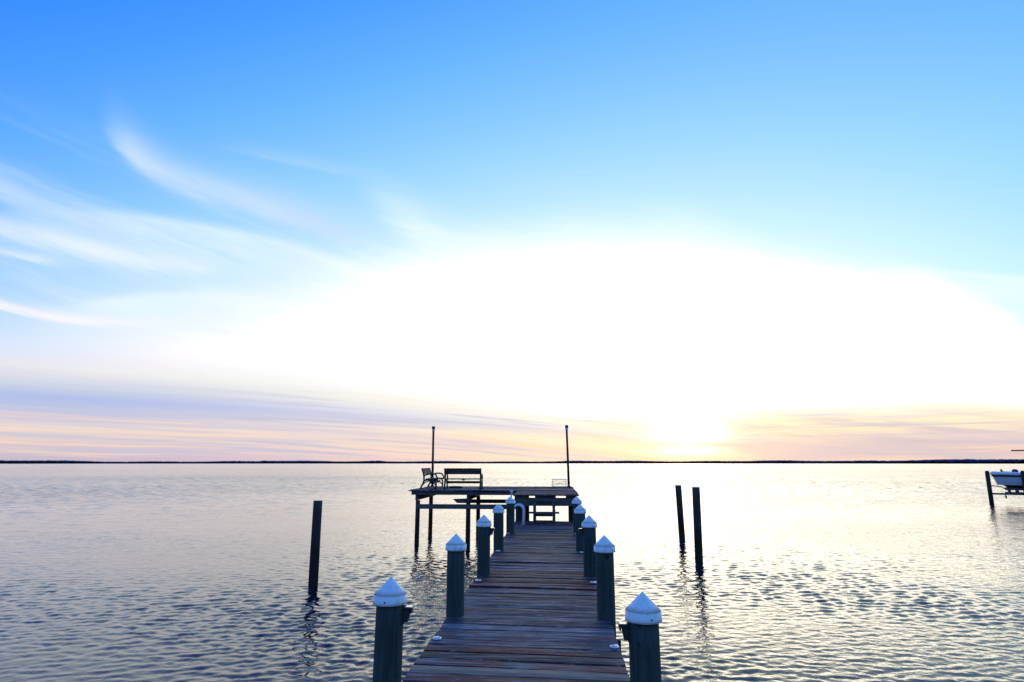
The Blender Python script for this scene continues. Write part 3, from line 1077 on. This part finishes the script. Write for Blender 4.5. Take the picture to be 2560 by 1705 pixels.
mb.build("entry_funnel", M['wire'], trap)

# coil of rope behind the front bench
mb = MB()
pts = []
for k in range(150):
    t = k / 150
    a = t * 2 * math.pi * 6
    pts.append(((0.25 - 0.10 * t) * math.cos(a) + 0.008 * math.sin(k), (0.22 - 0.09 * t) * math.sin(a), 0.017 + 0.045 * abs(math.sin(t * 7)) * 0.9))
mb.tube(pts, 0.014, 7)
rp = mb.build("rope_coil", M['rope'])
rp.location = (-3.58, 21.85, ZT + 0.004)
tag(rp, "dark coil of rope lying on the platform behind the front bench", "rope")

# ------------------------------------------------------------------ bare mooring piles
def mooring_pile(loc, h, r, top, lab):
    """loc at the water line; h above it; top = horizontal shift of the head"""
    s = rng.random() * 9
    mb = MB()
    nz = 14
    vs, fs = [], []
    seg = 28
    for k in range(nz + 1):
        t = k / nz
        z = -1.5 + (h + 1.5) * t
        tt = max(0, z / h)
        for q in range(seg):
            a = 2 * math.pi * q / seg
            rr = r * (1.04 - .06 * t) * (1 + .02 * math.sin(2 * a + s + z) + .012 * math.sin(5 * a + 2 * z + s))
            vs.append((top * tt + rr * math.cos(a), rr * math.sin(a), z))
    for k in range(nz):
        for q in range(seg):
            l = (q + 1) % seg
            fs.append((k * seg + q, k * seg + l, (k + 1) * seg + l, (k + 1) * seg + q))
    mb.add(vs, fs, True)
    b = nz * seg
    mb.f.append(tuple(b + q for q in range(seg)))
    mb.sm.append(False)
    o = mb.build("mooring_pile", M['old_pile'])
    o.location = (loc[0], loc[1], ZW)
    return tag(o, lab, "mooring pile", "bare mooring piles standing in the water")

mooring_pile((-5.331, 13.72), 1.80, 0.100, -0.004, "lone bare mooring pile standing in the water left of the pier")
mooring_pile((4.31, 22.5), 1.855, 0.108, -0.045, "farther and left one of the two bare mooring piles right of the pier")
mooring_pile((3.818, 17.75), 1.97, 0.104, 0.030, "nearer and right one of the two bare mooring piles right of the pier")

# ------------------------------------------------------------------ boat on its lift, at the right
BA = R(33.2)
lift_o = Vector((27.66, 42.35, 0))
U = Vector((math.cos(BA), -math.sin(BA), 0))
W = Vector((math.sin(BA), math.cos(BA), 0))
lift = thing("boat_lift", "wooden piled boat lift carrying the moored boat at the right edge", "boat lift", (lift_o.x, lift_o.y, 0), -BA)
for (u, v, top) in ((0.02, 0.0, 1.10), (1.80, 0.0, 1.12), (2.6, 2.7, 1.0), (5.0, 0.0, 1.1), (5.0, 2.7, 1.1)):
    mb = MB()
    mb.lathe([(0.13, ZW - 1.3), (0.125, -0.2), (0.118, top - 0.05), (0.10, top), (0.04, top + 0.03)], 18, c=(u, v, 0), wob=lambda t, z: 0.02 * math.sin(2 * t + z))
    mb.build("pile", M['old_pile'], lift)
MB().box(0.10, 5.4, 0.12, 0.24, -0.37, -0.26).build("cradle_beam", M['timber_x'], lift)
MB().box(0.80, 5.4, 2.42, 2.54, -0.37, -0.26).build("cradle_beam", M['timber_x'], lift)
for u in (0.95, 1.35, 4.4):
    MB().box(u, u + 0.14, 0.12, 2.54, -0.255, -0.10).build("cross_beam", M['timber_y'], lift)
for v in (0.75, 1.75):
    MB().box(0.82, 5.2, v, v + 0.16, -0.095, 0.055).build("bunk", M['timber_x'], lift)
MB().tube([(0.09, 0.10, 0.19), (0.35, 0.25, 0.17), (0.60, 0.40, 0.14), (0.80, 0.55, 0.0), (0.86, 0.7, -0.06)], 0.03, 8).build("guide_arm", M['black'], lift)
MB().tube([(0.05, 0.13, 1.05), (0.75, 0.2, -0.36), (0.78, 0.2, -0.55)], 0.008, 6).build("cable", M['cable'], lift)
MB().lathe([(0.01, -0.62), (0.05, -0.52), (0.03, -0.38)], 10, c=(0.79, 0.2, 0)).build("pulley", M['black'], lift)

boat = thing("moored_boat", "pale blue grey motor boat lifted above the water, cut off by the right edge", "boat", (lift_o.x + U.x * 0.18 + W.x * 1.3, lift_o.y + U.y * 0.18 + W.y * 1.3, 0), -BA)
def hull_loft(levels, name, m, parent):
    """levels: (z, bow_u, half_beam) rows; lofted along u"""
    mb = MB()
    nst = 14
    vs, fs = [], []
    for j, (z, ub, hb) in enumerate(levels):
        ring = []
        for i in range(nst + 1):
            t = i / nst
            u = ub + (5.4 - ub) * t
            b = hb * min(1.0, (0.30 + 0.70 * math.sin(min(1, t * 2.6) * math.pi / 2)))
            ring.append((u, -b, z + 0.10 * (1 - t) ** 2 * (j / max(1, len(levels) - 1))))
        for i in range(nst, -1, -1):
            u, b, zz = ring[i]
            ring.append((u, -b, zz))
        vs += ring
    k = 2 * (nst + 1)
    for j in range(len(levels) - 1):
        for i in range(k):
            l = (i + 1) % k
            fs.append((j * k + i, j * k + l, (j + 1) * k + l, (j + 1) * k + i))
    mb.add(vs, fs, False)
    mb.f.append(tuple(range(k)))
    mb.f.append(tuple((len(levels) - 1) * k + i for i in reversed(range(k))))
    mb.sm += [False, False]
    return mb.build(name, m, parent)
hull_loft([(0.225, 0.29, 0.95), (0.40, 0.21, 1.04), (0.62, 0.12, 1.10), (0.745, 0.07, 1.13)], "hull", M['hull'], boat)
hull_loft([(0.06, 0.78, 0.55), (0.14, 0.58, 0.78), (0.222, 0.34, 0.93)], "keel", M['antifoul'], boat)
hull_loft([(0.748, 0.05, 1.15), (0.790, 0.03, 1.16)], "rub_rail", M['black'], boat)
hull_loft([(0.793, 0.05, 1.13), (0.87, 0.00, 1.15), (0.90, -0.01, 1.16)], "topside", M['hull'], boat)
hull_loft([(0.903, -0.03, 1.17), (0.955, -0.02, 1.17), (0.985, 0.06, 1.10)], "gunwale", M['gunwale'], boat)
mb = MB()
mb.prism([(0.53, 1.06), (0.66, 1.02), (1.05, 1.02), (1.05, 1.075), (0.68, 1.085), (0.60, 1.24), (0.56, 1.24)], 'y', -0.35, 0.35)
mb.build("bow_seat", M['antifoul'], boat)
mb = MB()
mb.box(1.9, 2.6, -0.4, 0.4, 0.99, 1.6, 0.05)
mb.build("console", M['gunwale'], boat)
mb = MB()
mb.lathe([(0.10, 0.98), (0.17, 1.06), (0.18, 1.14), (0.10, 1.22), (0.02, 1.235)], 16, c=(1.27, -0.5, 0))
mb.build("cover", M['navy'], boat)
mb = MB()
mb.box(1.24, 3.6, -0.95, 0.95, 2.385, 2.44, 0.02)
mb.build("canopy", M['antifoul'], boat)
for u in (2.0, 3.3):
    for v in (-0.7, 0.7):
        MB().tube([(u, v, 0.99), (u + 0.05, v, 2.38)], 0.025, 8).build("canopy_post", M['steel'], boat)
mb = MB()
mb.box(5.42, 5.75, -0.25, 0.25, 0.5, 1.45, 0.08)
mb.build("outboard_motor", M['black'], boat)
